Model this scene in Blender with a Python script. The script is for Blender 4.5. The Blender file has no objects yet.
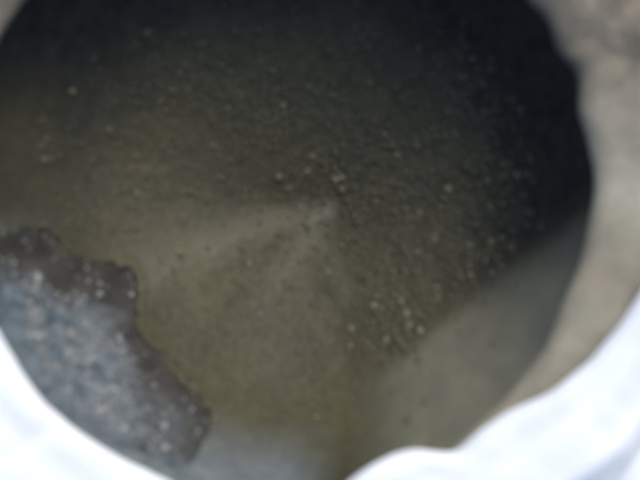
import bpy, math, random
import numpy as np
from mathutils import Vector

random.seed(4)
rng = np.random.default_rng(4)
S = bpy.context.scene
COL = S.collection

# ------------------------------------------------------------------ camera
HR = 0.20            # height of the pot's mouth above the ground
CAMZ = HR + 0.50
PX = 0.0005          # metres per photo pixel at the mouth
cam_d = bpy.data.cameras.new('camera')
cam_d.sensor_width = 36.0
cam_d.lens = 56.25
cam_d.clip_start = 0.02
cam_d.clip_end = 400.0
cam_d.dof.use_dof = True
cam_d.dof.focus_distance = 1.05
cam_d.dof.aperture_fstop = 5.2
cam = bpy.data.objects.new('camera', cam_d)
cam.location = (0, 0, CAMZ)
COL.objects.link(cam)
S.camera = cam

# ------------------------------------------------------------------ daylight
SUN_EL, SUN_AZ = math.radians(50), math.radians(25)    # azimuth from +Y towards +X
w = bpy.data.worlds.new('World')
S.world = w
w.use_nodes = True
nt = w.node_tree
for n in list(nt.nodes):
    nt.nodes.remove(n)
sky = nt.nodes.new('ShaderNodeTexSky')
sky.sky_type = 'NISHITA'
sky.sun_disc = False
sky.sun_elevation = SUN_EL
sky.sun_rotation = SUN_AZ
sky.dust_density = 4.0
sky.ozone_density = 1.0
bg = nt.nodes.new('ShaderNodeBackground')
bg.inputs['Strength'].default_value = 0.15
out = nt.nodes.new('ShaderNodeOutputWorld')
nt.links.new(sky.outputs[0], bg.inputs[0])
nt.links.new(bg.outputs[0], out.inputs[0])
sd = bpy.data.lights.new('sun', 'SUN')
sd.energy = 0.8
sd.angle = math.radians(30)
sd.color = (1.0, 0.96, 0.88)
sun = bpy.data.objects.new('sun', sd)
dirv = Vector((math.sin(SUN_AZ) * math.cos(SUN_EL), math.cos(SUN_AZ) * math.cos(SUN_EL), math.sin(SUN_EL)))
sun.rotation_euler = dirv.to_track_quat('Z', 'Y').to_euler()
sun.location = dirv * 3
COL.objects.link(sun)

S.render.engine = 'CYCLES'
S.cycles.use_denoising = True
S.view_settings.view_transform = 'Standard'
S.view_settings.look = 'None'
S.view_settings.gamma = 1.0
S.view_settings.use_curve_mapping = False
S.view_settings.exposure = 0.62

# ------------------------------------------------------------------ helpers
def px2w(px, py, z=HR):
    k = (CAMZ - z) / 0.5 * PX
    return (px - 320) * k, (240 - py) * k

def w2px(x, y, z):
    k = (CAMZ - z) / 0.5 * PX
    return 320 + x / k, 240 - y / k

def smooth(a, b, x):
    t = np.clip((x - a) / (b - a), 0, 1)
    return t * t * (3 - 2 * t)

_tabs = {}
def noise(x, y, scale, seed=0):
    """smooth value noise in -1..1; scale = feature size in metres"""
    if seed not in _tabs:
        _tabs[seed] = np.random.default_rng(100 + seed).uniform(-1, 1, (256, 256))
    T = _tabs[seed]
    u = np.asarray(x, float) / scale + 71.3
    v = np.asarray(y, float) / scale + 37.7
    iu, iv = np.floor(u).astype(int), np.floor(v).astype(int)
    fu, fv = u - iu, v - iv
    fu = fu * fu * (3 - 2 * fu)
    fv = fv * fv * (3 - 2 * fv)
    g = lambda a, b: T[a % 256, b % 256]
    return (g(iu, iv) * (1 - fu) * (1 - fv) + g(iu + 1, iv) * fu * (1 - fv)
            + g(iu, iv + 1) * (1 - fu) * fv + g(iu + 1, iv + 1) * fu * fv)

def fbm(x, y, scale, seed=0, n=4):
    s, a = 0, 1.0
    for i in range(n):
        s = s + a * noise(x, y, scale / 2 ** i, seed + i)
        a *= 0.5
    return s

def mesh(name, verts, faces, mat=None, parent=None, smooth_=True):
    me = bpy.data.meshes.new(name)
    me.from_pydata([tuple(v) for v in np.asarray(verts).tolist()], [], faces if isinstance(faces, list) else faces.tolist())
    if smooth_:
        me.polygons.foreach_set('use_smooth', [True] * len(me.polygons))
    me.update()
    o = bpy.data.objects.new(name, me)
    COL.objects.link(o)
    if mat:
        me.materials.append(mat)
    if parent:
        o.parent = parent
    return o

class Mat:
    def __init__(s, name, rough=0.6, spec=0.5):
        s.m = bpy.data.materials.new(name)
        s.m.use_nodes = True
        s.t = s.m.node_tree
        s.b = s.t.nodes['Principled BSDF']
        s.b.inputs['Roughness'].default_value = rough
        s.b.inputs['Specular IOR Level'].default_value = spec
        s.co = s.t.nodes.new('ShaderNodeTexCoord')
    def noise(s, scale, detail=5, rough=0.6, off=0):
        n = s.t.nodes.new('ShaderNodeTexNoise')
        n.inputs['Scale'].default_value = scale
        n.inputs['Detail'].default_value = detail
        n.inputs['Roughness'].default_value = rough
        if off:
            mp = s.t.nodes.new('ShaderNodeMapping')
            mp.inputs['Location'].default_value = (off, off * 0.7, off * 1.3)
            s.t.links.new(s.co.outputs['Object'], mp.inputs[0])
            s.t.links.new(mp.outputs[0], n.inputs['Vector'])
        else:
            s.t.links.new(s.co.outputs['Object'], n.inputs['Vector'])
        return n.outputs[0]
    def ramp(s, src, stops):
        r = s.t.nodes.new('ShaderNodeValToRGB')
        e = r.color_ramp.elements
        e[0].position, e[0].color = stops[0][0], (*stops[0][1], 1)
        e[1].position, e[1].color = stops[-1][0], (*stops[-1][1], 1)
        for p, c in stops[1:-1]:
            k = e.new(p)
            k.color = (*c, 1)
        s.t.links.new(src, r.inputs[0])
        return r.outputs[0]
    def mix(s, fac, a, b, mode='MIX'):
        m = s.t.nodes.new('ShaderNodeMix')
        m.data_type = 'RGBA'
        m.blend_type = mode
        for src, i in ((fac, 0), (a, 6), (b, 7)):
            if isinstance(src, (int, float)):
                m.inputs[i].default_value = src
            elif isinstance(src, tuple):
                m.inputs[i].default_value = (*src, 1)
            else:
                s.t.links.new(src, m.inputs[i])
        return m.outputs[2]
    def color(s, src):
        s.t.links.new(src, s.b.inputs['Base Color'])
    def rough(s, src, a, b, lo=0.35, hi=0.65):
        r = s.t.nodes.new('ShaderNodeMapRange')
        r.inputs[1].default_value = lo; r.inputs[2].default_value = hi
        r.inputs[3].default_value = a; r.inputs[4].default_value = b
        s.t.links.new(src, r.inputs[0])
        s.t.links.new(r.outputs[0], s.b.inputs['Roughness'])
    def bump(s, src, dist, strength=1.0):
        b = s.t.nodes.new('ShaderNodeBump')
        b.inputs['Distance'].default_value = dist
        b.inputs['Strength'].default_value = strength
        s.t.links.new(src, b.inputs['Height'])
        s.t.links.new(b.outputs[0], s.b.inputs['Normal'])
    def attr(s, name):
        a = s.t.nodes.new('ShaderNodeAttribute')
        a.attribute_name = name
        return a

# ------------------------------------------------------------------ materials
m = Mat('black_glazed_wall', 0.3, 0.9)
wall_sheen = m.attr('wall_sheen').outputs['Fac']
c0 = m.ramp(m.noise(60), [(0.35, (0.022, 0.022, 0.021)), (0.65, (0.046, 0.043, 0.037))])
m.color(m.mix(wall_sheen, c0, m.ramp(m.noise(130, 5, 0.7, 6), [(0.34, (0.032, 0.046, 0.056)), (0.66, (0.145, 0.184, 0.212))])))  # bluish sky reflection painted into the wall colour
wall_sheen = m.attr('wall_sheen').outputs['Fac']
rr = m.t.nodes.new('ShaderNodeMapRange')
rr.inputs[3].default_value = 0.62; rr.inputs[4].default_value = 0.30
m.t.links.new(wall_sheen, rr.inputs[0]); m.t.links.new(rr.outputs[0], m.b.inputs['Roughness'])
sp = m.t.nodes.new('ShaderNodeMapRange')
sp.inputs[3].default_value = 0.2; sp.inputs[4].default_value = 0.8
m.t.links.new(wall_sheen, sp.inputs[0]); m.t.links.new(sp.outputs[0], m.b.inputs['Specular IOR Level'])
m.bump(m.noise(500, 3), 0.0003, 0.5)
M_WALL = m.m

m = Mat('dried_residue', 0.5, 0.18)
big = m.ramp(m.noise(14, 4), [(0.30, (0.045, 0.045, 0.031)), (0.5, (0.058, 0.057, 0.034)), (0.72, (0.073, 0.070, 0.038))])
fine = m.ramp(m.noise(240, 6, 0.7, 5), [(0.32, (0.72, 0.72, 0.72)), (0.5, (0.97, 0.97, 0.97)), (0.7, (1.35, 1.32, 1.25))])
c = m.mix(1.0, big, fine, 'MULTIPLY')
c = m.mix(m.attr('coarse').outputs['Fac'], c, m.ramp(m.noise(140, 5, 0.7, 9),
          [(0.36, (0.042, 0.043, 0.028)), (0.52, (0.058, 0.058, 0.036)), (0.68, (0.076, 0.075, 0.046))]))
c = m.mix(m.attr('band').outputs['Fac'], c, m.ramp(m.noise(60, 5, 0.6, 12),
          [(0.35, (0.128, 0.130, 0.099)), (0.65, (0.154, 0.156, 0.119))]))
c = m.mix(m.attr('upper_shade').outputs['Fac'], c, m.ramp(m.noise(110, 5, 0.7, 15), [(0.35, (0.014, 0.015, 0.015)), (0.65, (0.034, 0.034, 0.030))]))  # shade towards the upper rim painted into the residue colour
c = m.mix(m.attr('rim_sheen').outputs['Fac'], c, m.ramp(m.noise(90, 5, 0.7, 13), [(0.3, (0.085, 0.105, 0.118)), (0.7, (0.155, 0.18, 0.192))]))  # pale blue skylight sheen painted in along the lower left rim
m.color(c)
rr = m.t.nodes.new('ShaderNodeMapRange')
rr.inputs[3].default_value = 0.52; rr.inputs[4].default_value = 0.30
m.t.links.new(m.attr('rim_sheen').outputs['Fac'], rr.inputs[0])
m.t.links.new(rr.outputs[0], m.b.inputs['Roughness'])
m.bump(m.noise(700, 4, 0.6), 0.0003, 0.5)
M_RES = m.m

m = Mat('tan_grit', 0.65, 0.4)
oi = m.attr('tone')
m.color(m.ramp(oi.outputs['Fac'], [(0.0, (0.050, 0.049, 0.034)), (0.55, (0.078, 0.077, 0.050)), (0.85, (0.112, 0.105, 0.068)), (1.0, (0.185, 0.165, 0.105))]))
M_GRIT = m.m

m = Mat('pale_flecks', 0.45, 0.5)
oi = m.attr('tone')
m.color(m.ramp(oi.outputs['Fac'], [(0.0, (0.07, 0.08, 0.085)), (0.6, (0.18, 0.195, 0.20)), (1.0, (0.32, 0.33, 0.32))]))
M_FLECK = m.m

m = Mat('weathered_beige_rim', 0.7, 0.35)
a = m.ramp(m.noise(24, 5, 0.6), [(0.36, (0.185, 0.178, 0.138)), (0.5, (0.245, 0.236, 0.182)), (0.62, (0.31, 0.298, 0.235))])
b = m.ramp(m.noise(30, 4, 0.5, 4), [(0.55, (0, 0, 0)), (0.7, (0.6, 0.6, 0.6))])
c = m.mix(b, a, (0.235, 0.205, 0.155))
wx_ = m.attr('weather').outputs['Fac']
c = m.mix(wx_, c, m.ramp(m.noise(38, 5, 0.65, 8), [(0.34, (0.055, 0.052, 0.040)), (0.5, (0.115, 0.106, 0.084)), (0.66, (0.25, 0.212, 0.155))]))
c = m.mix(m.ramp(m.noise(420, 5, 0.7, 2), [(0.3, (0.3, 0.3, 0.3)), (0.6, (0, 0, 0))]), c, (0.11, 0.10, 0.085))
m.color(c)
m.bump(m.noise(220, 6, 0.65), 0.0012, 0.7)
M_RIM = m.m

m = Mat('white_cloth', 0.85, 0.2)
m.color(m.ramp(m.noise(25, 4), [(0.3, (0.62, 0.675, 0.73)), (0.7, (0.665, 0.715, 0.765))]))
wv = m.t.nodes.new('ShaderNodeTexWave')
wv.inputs['Scale'].default_value = 320
wv.inputs['Distortion'].default_value = 1.0
m.t.links.new(m.co.outputs['Object'], wv.inputs['Vector'])
m.bump(wv.outputs[1], 0.0002, 0.4)
m.b.inputs['Sheen Weight'].default_value = 0.15
M_CLOTH = m.m

m = Mat('pale_concrete', 0.85, 0.3)
m.color(m.ramp(m.noise(9, 8, 0.65), [(0.3, (0.24, 0.235, 0.22)), (0.7, (0.36, 0.35, 0.33))]))
m.bump(m.noise(160, 8, 0.7), 0.002, 0.6)
M_GROUND = m.m

# ------------------------------------------------------------------ shape of the pot
RC = px2w(285, 200)                       # centre of the mouth
AP = (0.000, 0.019)                       # lowest point of the inside
DEPTH = 0.142
pts = [(20, 0), (0, 345), (40, 410), (130, 470), (300, 508), (400, 484), (462, 445), (510, 390), (556, 325), (583, 262),
       (594, 195), (587, 128), (570, 52), (531, 0), (450, -70), (285, -108), (120, -80), (-40, 120), (-38, 240)]
tp = []
for p in pts:
    x, y = px2w(*p)
    tp.append((math.atan2(y - RC[1], x - RC[0]), math.hypot(x - RC[0], y - RC[1])))
tp.sort()
TA = np.array([t for t, _ in tp]); TR = np.array([r for _, r in tp])
def mouth_r(th):
    th = (np.asarray(th) + math.pi) % (2 * math.pi) - math.pi
    r = sum(np.interp(th + d, np.concatenate([TA - 2 * math.pi, TA, TA + 2 * math.pi]), np.tile(TR, 3)) for d in (-0.05, 0, 0.05)) / 3
    k = smooth(1.4, 0.9, np.abs(th - 0.25))
    return r + k * 0.0014 * np.sin(9 * th + 1) + smooth(0.1, 0.5, th) * smooth(1.5, 1.0, th) * 0.0016 * (np.sin(19 * th) + np.sin(31 * th + 2)) + 0.0004 * np.sin(23 * th)

def rho_of(x, y):
    rho = np.full(np.shape(x), 0.5)
    for _ in range(14):
        cx = RC[0] + (AP[0] - RC[0]) * np.clip(1 - rho, 0, 1)
        cy = RC[1] + (AP[1] - RC[1]) * np.clip(1 - rho, 0, 1)
        th = np.arctan2(y - cy, x - cx)
        rho = 0.5 * rho + 0.5 * np.hypot(x - cx, y - cy) / mouth_r(th)
    return rho, th

RIMK = 1.075                              # the cavity is a little wider than the mouth above it
def depth_of(rho, th):
    q = np.clip(rho / RIMK, 0, 1)
    low_left = np.exp(-((np.mod(th + 2.45 + math.pi, 2 * math.pi) - math.pi) / 0.75) ** 2)   # gentler slope at the lower left
    up = np.exp(-((np.mod(th - 1.5 + math.pi, 2 * math.pi) - math.pi) / 0.7) ** 2)
    e = 7.5 - 4.4 * low_left - 2.2 * up
    low_right = np.exp(-((np.mod(th + 0.85 + math.pi, 2 * math.pi) - math.pi) / 0.55) ** 2)
    e = e - 3.2 * low_right
    return 0.010 + DEPTH * (0.58 * (1 - q ** e) + 0.42 * (1 - np.sqrt(q ** 2 + 0.0004)))

def wall_z(x, y):
    rho, th = rho_of(x, y)
    return HR - depth_of(rho, th), rho, th

# ------------------------------------------------------------------ ground
g = mesh('ground', [(-60, -60, 0), (60, -60, 0), (60, 60, 0), (-60, 60, 0)], [(0, 1, 2, 3)], M_GROUND, smooth_=False)
g['kind'] = 'structure'

# ------------------------------------------------------------------ pot: Empty > inner_wall, rim, outer_wall
pot = bpy.data.objects.new('pot', None)
pot.location = (0, 0, 0)
COL.objects.link(pot)
pot['label'] = 'dark round pot seen from above, black inside with a rough beige rim'
pot['category'] = 'pot'

NT = 360
ths = np.linspace(-math.pi, math.pi, NT, endpoint=False)
def ring_mesh(name, rings, mat, parent, close_first=False):
    V = np.concatenate(rings)
    F = []
    n = len(rings)
    for i in range(n - 1):
        for j in range(NT):
            k = (j + 1) % NT
            F.append((i * NT + j, i * NT + k, (i + 1) * NT + k, (i + 1) * NT + j))
    if close_first:
        F.append(tuple(range(NT))[::-1])
    return mesh(name, V, F, mat, parent)

MR = mouth_r(ths)
ct, st = np.cos(ths), np.sin(ths)
rings = []
for rho in np.concatenate([[0.004], np.linspace(0.02, RIMK, 100)]):
    cx = RC[0] + (AP[0] - RC[0]) * (1 - rho); cy = RC[1] + (AP[1] - RC[1]) * (1 - rho)
    x = cx + ct * MR * rho; y = cy + st * MR * rho
    z = HR - depth_of(np.full(NT, rho), np.arctan2(y - cy, x - cx)) + 0.0004 * fbm(x, y, 0.03, 5)
    rings.append(np.stack([x, y, z], 1))
wall = ring_mesh('inner_wall', rings, M_WALL, pot, True)
WR = np.concatenate(rings)

def rim_ring(off, dz, rough_):
    r = MR + off
    x = RC[0] + ct * r; y = RC[1] + st * r
    n = rough_ * fbm(x, y, 0.022, 11, 5)
    return np.stack([x + ct * n * 0.5, y + st * n * 0.5, HR + dz + n], 1)
prof = [(0.016, -0.016, 0), (0.006, -0.012, 0), (0.0012, -0.0085, .0002), (-0.0002, -0.005, .0004), (0.0006, -0.001, .0006), (0.003, 0.0012, .0008), (0.006, 0.003, .001)]
prof += [(o, 0.003 + 0.004 * math.sin((o - 0.006) / 0.062 * math.pi), 0.0012) for o in np.linspace(0.010, 0.062, 22)]
prof += [(0.066, 0.000, .001), (0.068, -0.006, .001), (0.067, -0.016, .001), (0.060, -0.022, .0006), (0.030, -0.024, 0), (0.018, -0.026, 0)]
RR = np.concatenate([rim_ring(*p) for p in prof])
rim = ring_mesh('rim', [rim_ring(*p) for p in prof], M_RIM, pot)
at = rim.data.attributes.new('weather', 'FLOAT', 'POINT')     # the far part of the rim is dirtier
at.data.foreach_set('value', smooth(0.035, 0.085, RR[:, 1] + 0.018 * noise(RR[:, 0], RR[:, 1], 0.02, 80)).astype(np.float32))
outer = []
for t in np.linspace(0, 1, 20):
    r = (MR + 0.018) * (1 - t) + 0.105 * t + 0.012 * math.sin(t * math.pi)
    x = RC[0] + ct * r; y = RC[1] + st * r
    outer.append(np.stack([x, y, np.full(NT, (HR - 0.026) * (1 - t) + 0.001 * t)], 1))
outer.append(np.stack([RC[0] + ct * 0.09, RC[1] + st * 0.09, np.full(NT, 0.0005)], 1))
ring_mesh('outer_wall', outer, M_WALL, pot)

# ------------------------------------------------------------------ residue layer lining the pot
# outline of the bare patch, in photo pixels, turned into places on the wall
patch = np.array([(-60, 200), (-10, 222), (8, 236), (24, 229), (42, 229), (55, 236), (66, 246), (72, 258), (88, 260), (100, 264), (110, 261),
                  (122, 268), (131, 265), (137, 276), (139, 292), (136, 308), (138, 328), (145, 343), (158, 349), (166, 360),
                  (170, 372), (184, 384), (197, 393), (206, 402), (212, 415), (211, 428), (203, 440), (199, 456), (188, 468),
                  (178, 472), (166, 466), (158, 457), (150, 460), (138, 452), (122, 448), (108, 440), (96, 438), (80, 428),
                  (62, 414), (44, 396), (28, 376), (12, 350), (-4, 330), (-60, 300)], float)

def seg_dist(px, py, poly, closed=True):
    n = len(poly)
    best = np.full(px.shape, 1e9)
    inside = np.zeros(px.shape, bool)
    for i in range(n if closed else n - 1):
        ax, ay = poly[i]; bx, by = poly[(i + 1) % n]
        dx, dy = bx - ax, by - ay
        t = np.clip(((px - ax) * dx + (py - ay) * dy) / (dx * dx + dy * dy), 0, 1)
        best = np.minimum(best, np.hypot(px - ax - t * dx, py - ay - t * dy))
        if closed:
            c = (ay > py) != (by > py)
            with np.errstate(divide='ignore', invalid='ignore'):
                xi = (bx - ax) * (py - ay) / (by - ay if by != ay else 1e-9) + ax
            inside ^= c & (px < xi)
    return np.where(inside, -best, best)

def coarse_mask(px, py):
    """1 where the deposit is coarse and dark: the upper right half of the floor"""
    wob = 16 * noise(px, py, 60, 40)
    a = smooth(-28 - 0.3 * np.maximum(215 - py, 0), 25 + 0.2 * np.maximum(215 - py, 0), (px - 318) - 0.42 * np.maximum(py - 215, 0) + 1.15 * np.maximum(215 - py, 0) + wob)   # right of the middle
    # straight lower right border, from (592,204) to (350,410)
    nx, ny = 195, 240
    d = ((px - 592) * nx + (py - 204) * ny) / math.hypot(nx, ny)
    b = smooth(12, -20, d + 0.15 * wob)
    return a * b

def residue_height(x, y, z0, rho, th):
    px, py = w2px(x, y, z0)
    d = seg_dist(px, py, patch) + 2.2 * noise(px, py, 10, 20) + 0.6 * noise(px, py, 4, 21)
    t = 0.0022 + 0.0006 * fbm(x, y, 0.02, 30)
    # low swept ridge running from the middle to the left, and a fainter one downwards
    def ridge(a, b, wd, h):
        dd = seg_dist(px, py, np.array([a, b], float), False)
        return h * np.exp(-(dd / wd) ** 2)
    along = np.clip((322 - px) / 180, 0, 1)
    d1 = seg_dist(px, py, np.array([(322, 212), (135, 276)], float), False) / (13 + 14 * along)
    t = t + 0.0026 * np.exp(-d1 ** 2) + ridge((322, 216), (272, 296), 10, 0.0014)
    cm = coarse_mask(px, py)
    t = t + cm * (0.0026 + 0.0004 * fbm(x, y, 0.008, 33, 3))
    t = t + 0.00020 * fbm(x, y, 0.0035, 36, 2)
    nx, ny = 195, 240
    dl = ((px - 592) * nx + (py - 204) * ny) / math.hypot(nx, ny)
    t = t + 0.013 * smooth(-14, 60, dl) * smooth(330, 420, px) * smooth(1.075, 1.0, rho)
    edge = smooth(-3.0, 2.5, d)
    lip = 0.0010 * np.exp(-((d - 5) / 3.5) ** 2)
    t = (t + lip) * edge - 0.0010 * (1 - edge)
    upper_shade = smooth(0.55, 0.95, rho + 0.05 * noise(px, py, 30, 47)) * smooth(40, -30, dl) * smooth(300, 160, py - 0.15 * px) * (1 - 0.6 * smooth(110, 30, px) * smooth(40, 110, py))  # weight of the painted shade, strongest high on the upper wall
    band = smooth(-16, 12, dl + 0.12 * 16 * noise(px, py, 60, 40)) * smooth(340, 420, px)
    rim_sheen = smooth(0.80, 0.99, rho + 0.03 * noise(px, py, 40, 44)) * smooth(190, 330, py) * smooth(350, 270, px)  # where the skylight sheen is painted on the residue
    swept = 0.36 * np.exp(-d1 ** 2) \
        + 0.28 * np.exp(-(seg_dist(px, py, np.array([(322, 216), (268, 300)], float), False) / 11) ** 2) \
        + 0.25 * np.exp(-(seg_dist(px, py, np.array([(322, 225), (345, 290)], float), False) / 12) ** 2)
    band = np.clip(band + swept * (0.85 + 0.3 * noise(px, py, 24, 46)), 0, 1)
    return t, cm, px, py, d, band, rim_sheen, upper_shade

wx, wy = w2px(WR[:, 0], WR[:, 1], WR[:, 2])
inner_edge = np.array([(0, 220), (75, 262), (138, 300), (170, 372), (212, 415), (205, 445)], float)
de = seg_dist(wx, wy, inner_edge, False)
fl = smooth(10, 66, de + 12 * noise(wx, wy, 22, 45) + 0.12 * (wy - 330)) * smooth(-40, 0, 260 - wx) * (1 - 0.6 * smooth(105, 165, wx) * smooth(480, 440, wy))  # weight of the painted sky reflection, rising away from the patch's inner edge
at = wall.data.attributes.new('wall_sheen', 'FLOAT', 'POINT')
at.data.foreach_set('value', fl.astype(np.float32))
STEP = 0.00072
RM = 0.186
n = int(2 * RM / STEP)
gx = RC[0] + np.linspace(-RM, RM, n); gy = RC[1] + np.linspace(-RM, RM, n)
X, Y = np.meshgrid(gx, gy, indexing='ij')
Z0, RHO, TH = wall_z(X, Y)
T, CM, PXX, PYY, DD, BAND, RIM_SHEEN, UPPER_SHADE = residue_height(X, Y, Z0, RHO, TH)
Z = Z0 + T
ok = (RHO < 1.06) & (DD > -6)
quad = ok[:-1, :-1] & ok[1:, :-1] & ok[1:, 1:] & ok[:-1, 1:]
idx = -np.ones(X.shape, int)
used = np.zeros(X.shape, bool)
used[:-1, :-1] |= quad; used[1:, :-1] |= quad; used[1:, 1:] |= quad; used[:-1, 1:] |= quad
idx[used] = np.arange(used.sum())
F = np.stack([idx[:-1, :-1][quad], idx[1:, :-1][quad], idx[1:, 1:][quad], idx[:-1, 1:][quad]], 1)
V = np.stack([X[used], Y[used], Z[used]], 1)
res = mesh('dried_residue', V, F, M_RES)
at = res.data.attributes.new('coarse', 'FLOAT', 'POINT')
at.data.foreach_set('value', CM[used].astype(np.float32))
for nm, A in (('band', BAND), ('rim_sheen', RIM_SHEEN), ('upper_shade', UPPER_SHADE)):
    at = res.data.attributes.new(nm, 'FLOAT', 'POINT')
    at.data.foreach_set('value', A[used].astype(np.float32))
res['kind'] = 'stuff'
res['label'] = 'olive brown crust of dried residue lining the inside of the dark pot'
res['category'] = 'residue'

# ------------------------------------------------------------------ grains and flecks, joined masses
OCT = np.array([(1, 0, 0), (-1, 0, 0), (0, 1, 0), (0, -1, 0), (0, 0, 1), (0, 0, -1)], float)
OF = np.array([(0, 2, 4), (2, 1, 4), (1, 3, 4), (3, 0, 4), (2, 0, 5), (1, 2, 5), (3, 1, 5), (0, 3, 5)])
# one subdivision
def subdiv(v, f):
    v = [tuple(a) for a in v]; cache = {}; nf = []
    def mid(a, b):
        k = (min(a, b), max(a, b))
        if k not in cache:
            p = np.array(v[a]) + np.array(v[b]); p /= np.linalg.norm(p)
            cache[k] = len(v); v.append(tuple(p))
        return cache[k]
    for a, b, c in f:
        ab, bc, ca = mid(a, b), mid(b, c), mid(c, a)
        nf += [(a, ab, ca), (b, bc, ab), (c, ca, bc), (ab, bc, ca)]
    return np.array(v), np.array(nf)
OV, OF = subdiv(OCT, OF)

def grains(name, cx, cy, cz, rad, tone, mat, flat=0.7):
    N = len(cx); k = len(OV)
    jit = rng.uniform(0.72, 1.28, (N, k, 1))
    sc = np.stack([rng.uniform(0.8, 1.25, N), rng.uniform(0.8, 1.25, N), np.full(N, flat)], 1)
    P = OV[None] * jit * sc[:, None] * rad[:, None, None]
    a = rng.uniform(0, 2 * math.pi, N); c, s = np.cos(a)[:, None], np.sin(a)[:, None]
    Xr = P[..., 0] * c - P[..., 1] * s; Yr = P[..., 0] * s + P[..., 1] * c
    P = np.stack([Xr + cx[:, None], Yr + cy[:, None], P[..., 2] + cz[:, None]], -1)
    FF = OF[None] + (np.arange(N) * k)[:, None, None]
    o = mesh(name, P.reshape(-1, 3), FF.reshape(-1, 3), mat)
    at = o.data.attributes.new('tone', 'FLOAT', 'POINT')
    at.data.foreach_set('value', np.repeat(tone, k).astype(np.float32))
    return o

def scatter(N):
    u = rng.uniform(-RM, RM, (N, 2))
    return RC[0] + u[:, 0], RC[1] + u[:, 1]

# grit on the residue: dense and coarse at the right, sparse elsewhere
x, y = scatter(60000)
z0, rho, th = wall_z(x, y)
t, cm, px, py, d, bnd, _, _ = residue_height(x, y, z0, rho, th)
clump = fbm(x, y, 0.012, 50, 3)
prob = 0.035 + 0.40 * cm * smooth(40, 130, py + 0.1 * px) * smooth(-0.9, 0.7, clump) + 0.12 * smooth(0.1, 1.0, clump)
prob = prob * smooth(0.92, 0.68, rho) * (1 - 0.85 * bnd)
keep = (rng.uniform(0, 1, len(x)) < prob) & (d > 3) & (rho < 0.95)
x, y, z0, t, cm = x[keep], y[keep], z0[keep], t[keep], cm[keep]
N = len(x)
big_ = rng.uniform(0, 1, N) < 0.035
rad = np.minimum(rng.gamma(3, 0.00027, N) * (0.70 + 0.2 * cm) + 0.0004, 0.0018) + big_ * rng.uniform(0.0002, 0.0012, N)
tone = np.clip(0.2 + rng.beta(2, 3, N) * 0.6 + 0.1 * (1 - cm) + rng.uniform(0, 0.6, N) * big_, 0, 1)
o = grains('grit', x, y, z0 + t + rad * 0.15, rad, tone, M_GRIT)
o['kind'] = 'stuff'
o['label'] = 'coarse dark and tan grit scattered over the residue, densest at the right'
o['category'] = 'grit'

# larger soft tan lumps, in loose clusters
x, y = scatter(9000)
z0, rho, th = wall_z(x, y)
t, cm, px, py, d, _, _, _ = residue_height(x, y, z0, rho, th)
cen = [(105, 165, 60, .5), (440, 125, 50, 1), (450, 190, 70, .9), (390, 260, 60, .8), (250, 120, 50, .4), (500, 160, 50, .6), (390, 320, 22, 1), (280, 380, 40, .25), (230, 300, 90, .12), (350, 170, 50, .3)]
pr = 0.015 + sum(wt * np.exp(-((px - a) ** 2 + (py - b) ** 2) / (2 * q * q)) for a, b, q, wt in cen) * 0.30
keep = (d > 6) & (rho < 0.93) & (rng.uniform(0, 1, len(x)) < pr)
x, y, zc = x[keep], y[keep], (z0 + t)[keep]
N = len(x)
rad = np.minimum(rng.gamma(4, 0.00024, N) + 0.0005, 0.0026)
o = grains('lumps', x, y, zc + rad * 0.05, rad, rng.beta(2, 2.6, N) * 0.8 + 0.05, M_GRIT, 0.4)
o['kind'] = 'stuff'
o['label'] = 'soft tan lumps clustered in the residue at the upper left and right'
o['category'] = 'lumps'

# tan crumbs caught along the broken edge of the residue
x, y = scatter(60000)
z0, rho, th = wall_z(x, y)
t, cm, px, py, d, _, _, _ = residue_height(x, y, z0, rho, th)
keep = (np.abs(d - 1.5) < 2.6) & (rho < 1.0) & (rng.uniform(0, 1, len(x)) < 0.55 * smooth(-0.6, 0.8, noise(px, py, 14, 61)))
x, y, zc = x[keep], y[keep], (z0 + np.maximum(t, 0))[keep]
N = len(x)
rad = np.minimum(rng.gamma(3, 0.00022, N) + 0.0004, 0.0018)
o = grains('crumbs', x, y, zc + rad * 0.2, rad, rng.uniform(0.6, 1.0, N), M_GRIT)
o['kind'] = 'stuff'
o['label'] = 'pale tan crumbs caught along the ragged edge of the residue crust'
o['category'] = 'crumbs'

# pale flecks on the bare black patch
x, y = scatter(60000)
z0, rho, th = wall_z(x, y)
px, py = w2px(x, y, z0)
d = seg_dist(px, py, patch)
din = seg_dist(px, py, np.array([(0, 220), (75, 262), (138, 300), (170, 372), (212, 415), (205, 445)], float), False)
dens = 0.8 * smooth(14, 70, din + 8 * noise(px, py, 16, 62)) * smooth(200, 110, px) + 0.07
dens = dens * smooth(-0.8, 0.6, fbm(x, y, 0.008, 60, 3))
keep = (d < -3) & (rho < 0.985) & (rng.uniform(0, 1, len(x)) < dens)
x, y, z0 = x[keep], y[keep], z0[keep]
N = len(x)
rad = np.minimum(rng.gamma(3, 0.00022, N) + 0.0004, 0.0021)
tone = rng.beta(2.2, 2.2, N)
o = grains('pale_flecks', x, y, z0 + rad * 0.1, rad, tone, M_FLECK, 0.55)
o['kind'] = 'stuff'
o['label'] = 'pale dried flecks sticking to the bare black patch of the pot wall'
o['category'] = 'flecks'

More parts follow.
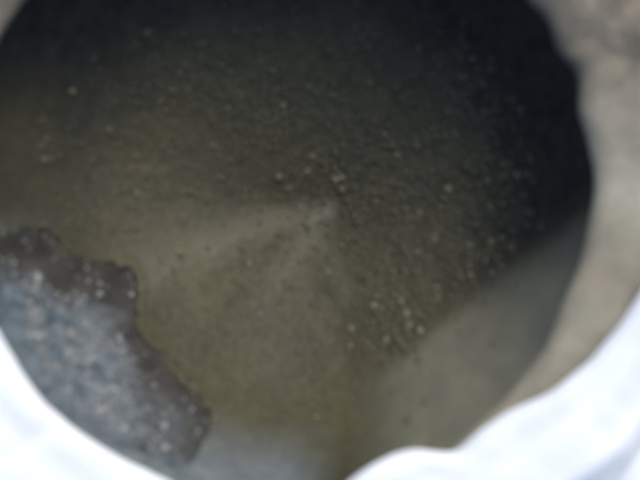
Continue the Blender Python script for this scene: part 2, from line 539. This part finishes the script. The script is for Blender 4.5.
# ------------------------------------------------------------------ white cloth laid over the near side of the rim
ce = [(700, 245), (646, 280), (616, 326), (588, 360), (547, 393), (507, 412), (478, 432), (456, 453), (436, 452), (415, 449), (393, 454), (372, 464),
      (352, 478), (330, 500), (290, 513), (220, 508), (164, 478), (132, 464), (97, 443), (67, 423), (43, 401), (23, 374), (7, 346), (-9, 316), (-50, 270), (-110, 215)]
E = np.array([px2w(*p, HR + 0.008) for p in ce])
cl = np.concatenate([[0], np.cumsum(np.hypot(*(E[1:] - E[:-1]).T))])
NU, NV = 420, 150
uu = np.linspace(0, cl[-1], NU)
ex = np.interp(uu, cl, E[:, 0]); ey = np.interp(uu, cl, E[:, 1])
ker = np.hanning(13); ker /= ker.sum()
ex = np.convolve(np.pad(ex, 6, mode='edge'), ker, 'valid'); ey = np.convolve(np.pad(ey, 6, mode='edge'), ker, 'valid')
thE = np.arctan2(ey - RC[1], ex - RC[0])
VV = np.linspace(0, 1, NV)
P = np.zeros((NU, NV, 3))
for j, v in enumerate(VV):
    L = 0.24 * v ** 1.2
    ox, oy = np.cos(thE), np.sin(thE)
    x = ex + ox * L; y = ey + oy * L
    r = np.hypot(x - RC[0], y - RC[1])
    over = r - mouth_r(thE)                 # distance outside the mouth's edge
    zt = HR + 0.0105 + 0.004 * np.sin(np.clip(over / 0.068, 0, 1) * math.pi)
    drop = smooth(0.058, 0.115, over)
    fold = 0.007 * np.sin(thE * 17 + 1.2 * noise(x, y, 0.05, 70)) * smooth(0.02, 0.10, over)
    z = zt * (1 - drop) + 0.004 * drop
    f2 = 0.0030 * noise(x, y, 0.045, 71) + 0.0007 * noise(x, y, 0.015, 72)
    z = z + np.abs(f2) + fold * (1 - 0.4 * drop) + 0.0035 * drop
    # rolled hem along the free edge
    roll = 0.0022 * np.exp(-((L - 0.006) / 0.009) ** 2)
    z = z + roll - 0.0035 * np.exp(-(L / 0.0018) ** 2)
    # one soft fold lying along the right-hand part of the hem
    z = z + 0.015 * np.exp(-((L - 0.034 - 0.006 * np.sin(thE * 5)) / 0.012) ** 2) * smooth(-1.45, -0.9, thE) * (1 - drop)
    z = np.maximum(z, 0.003)
    P[:, j] = np.stack([x, y, z], 1)
ii = np.arange(NU * NV).reshape(NU, NV)
F = np.stack([ii[:-1, :-1], ii[:-1, 1:], ii[1:, 1:], ii[1:, :-1]], -1).reshape(-1, 4)
cloth = mesh('cloth', P.reshape(-1, 3), F, M_CLOTH)
so = cloth.modifiers.new('thickness', 'SOLIDIFY')
so.thickness = 0.0016
so.offset = 0
cloth['label'] = 'crumpled white cloth draped over the lower edge of the dark pot'
cloth['category'] = 'cloth'
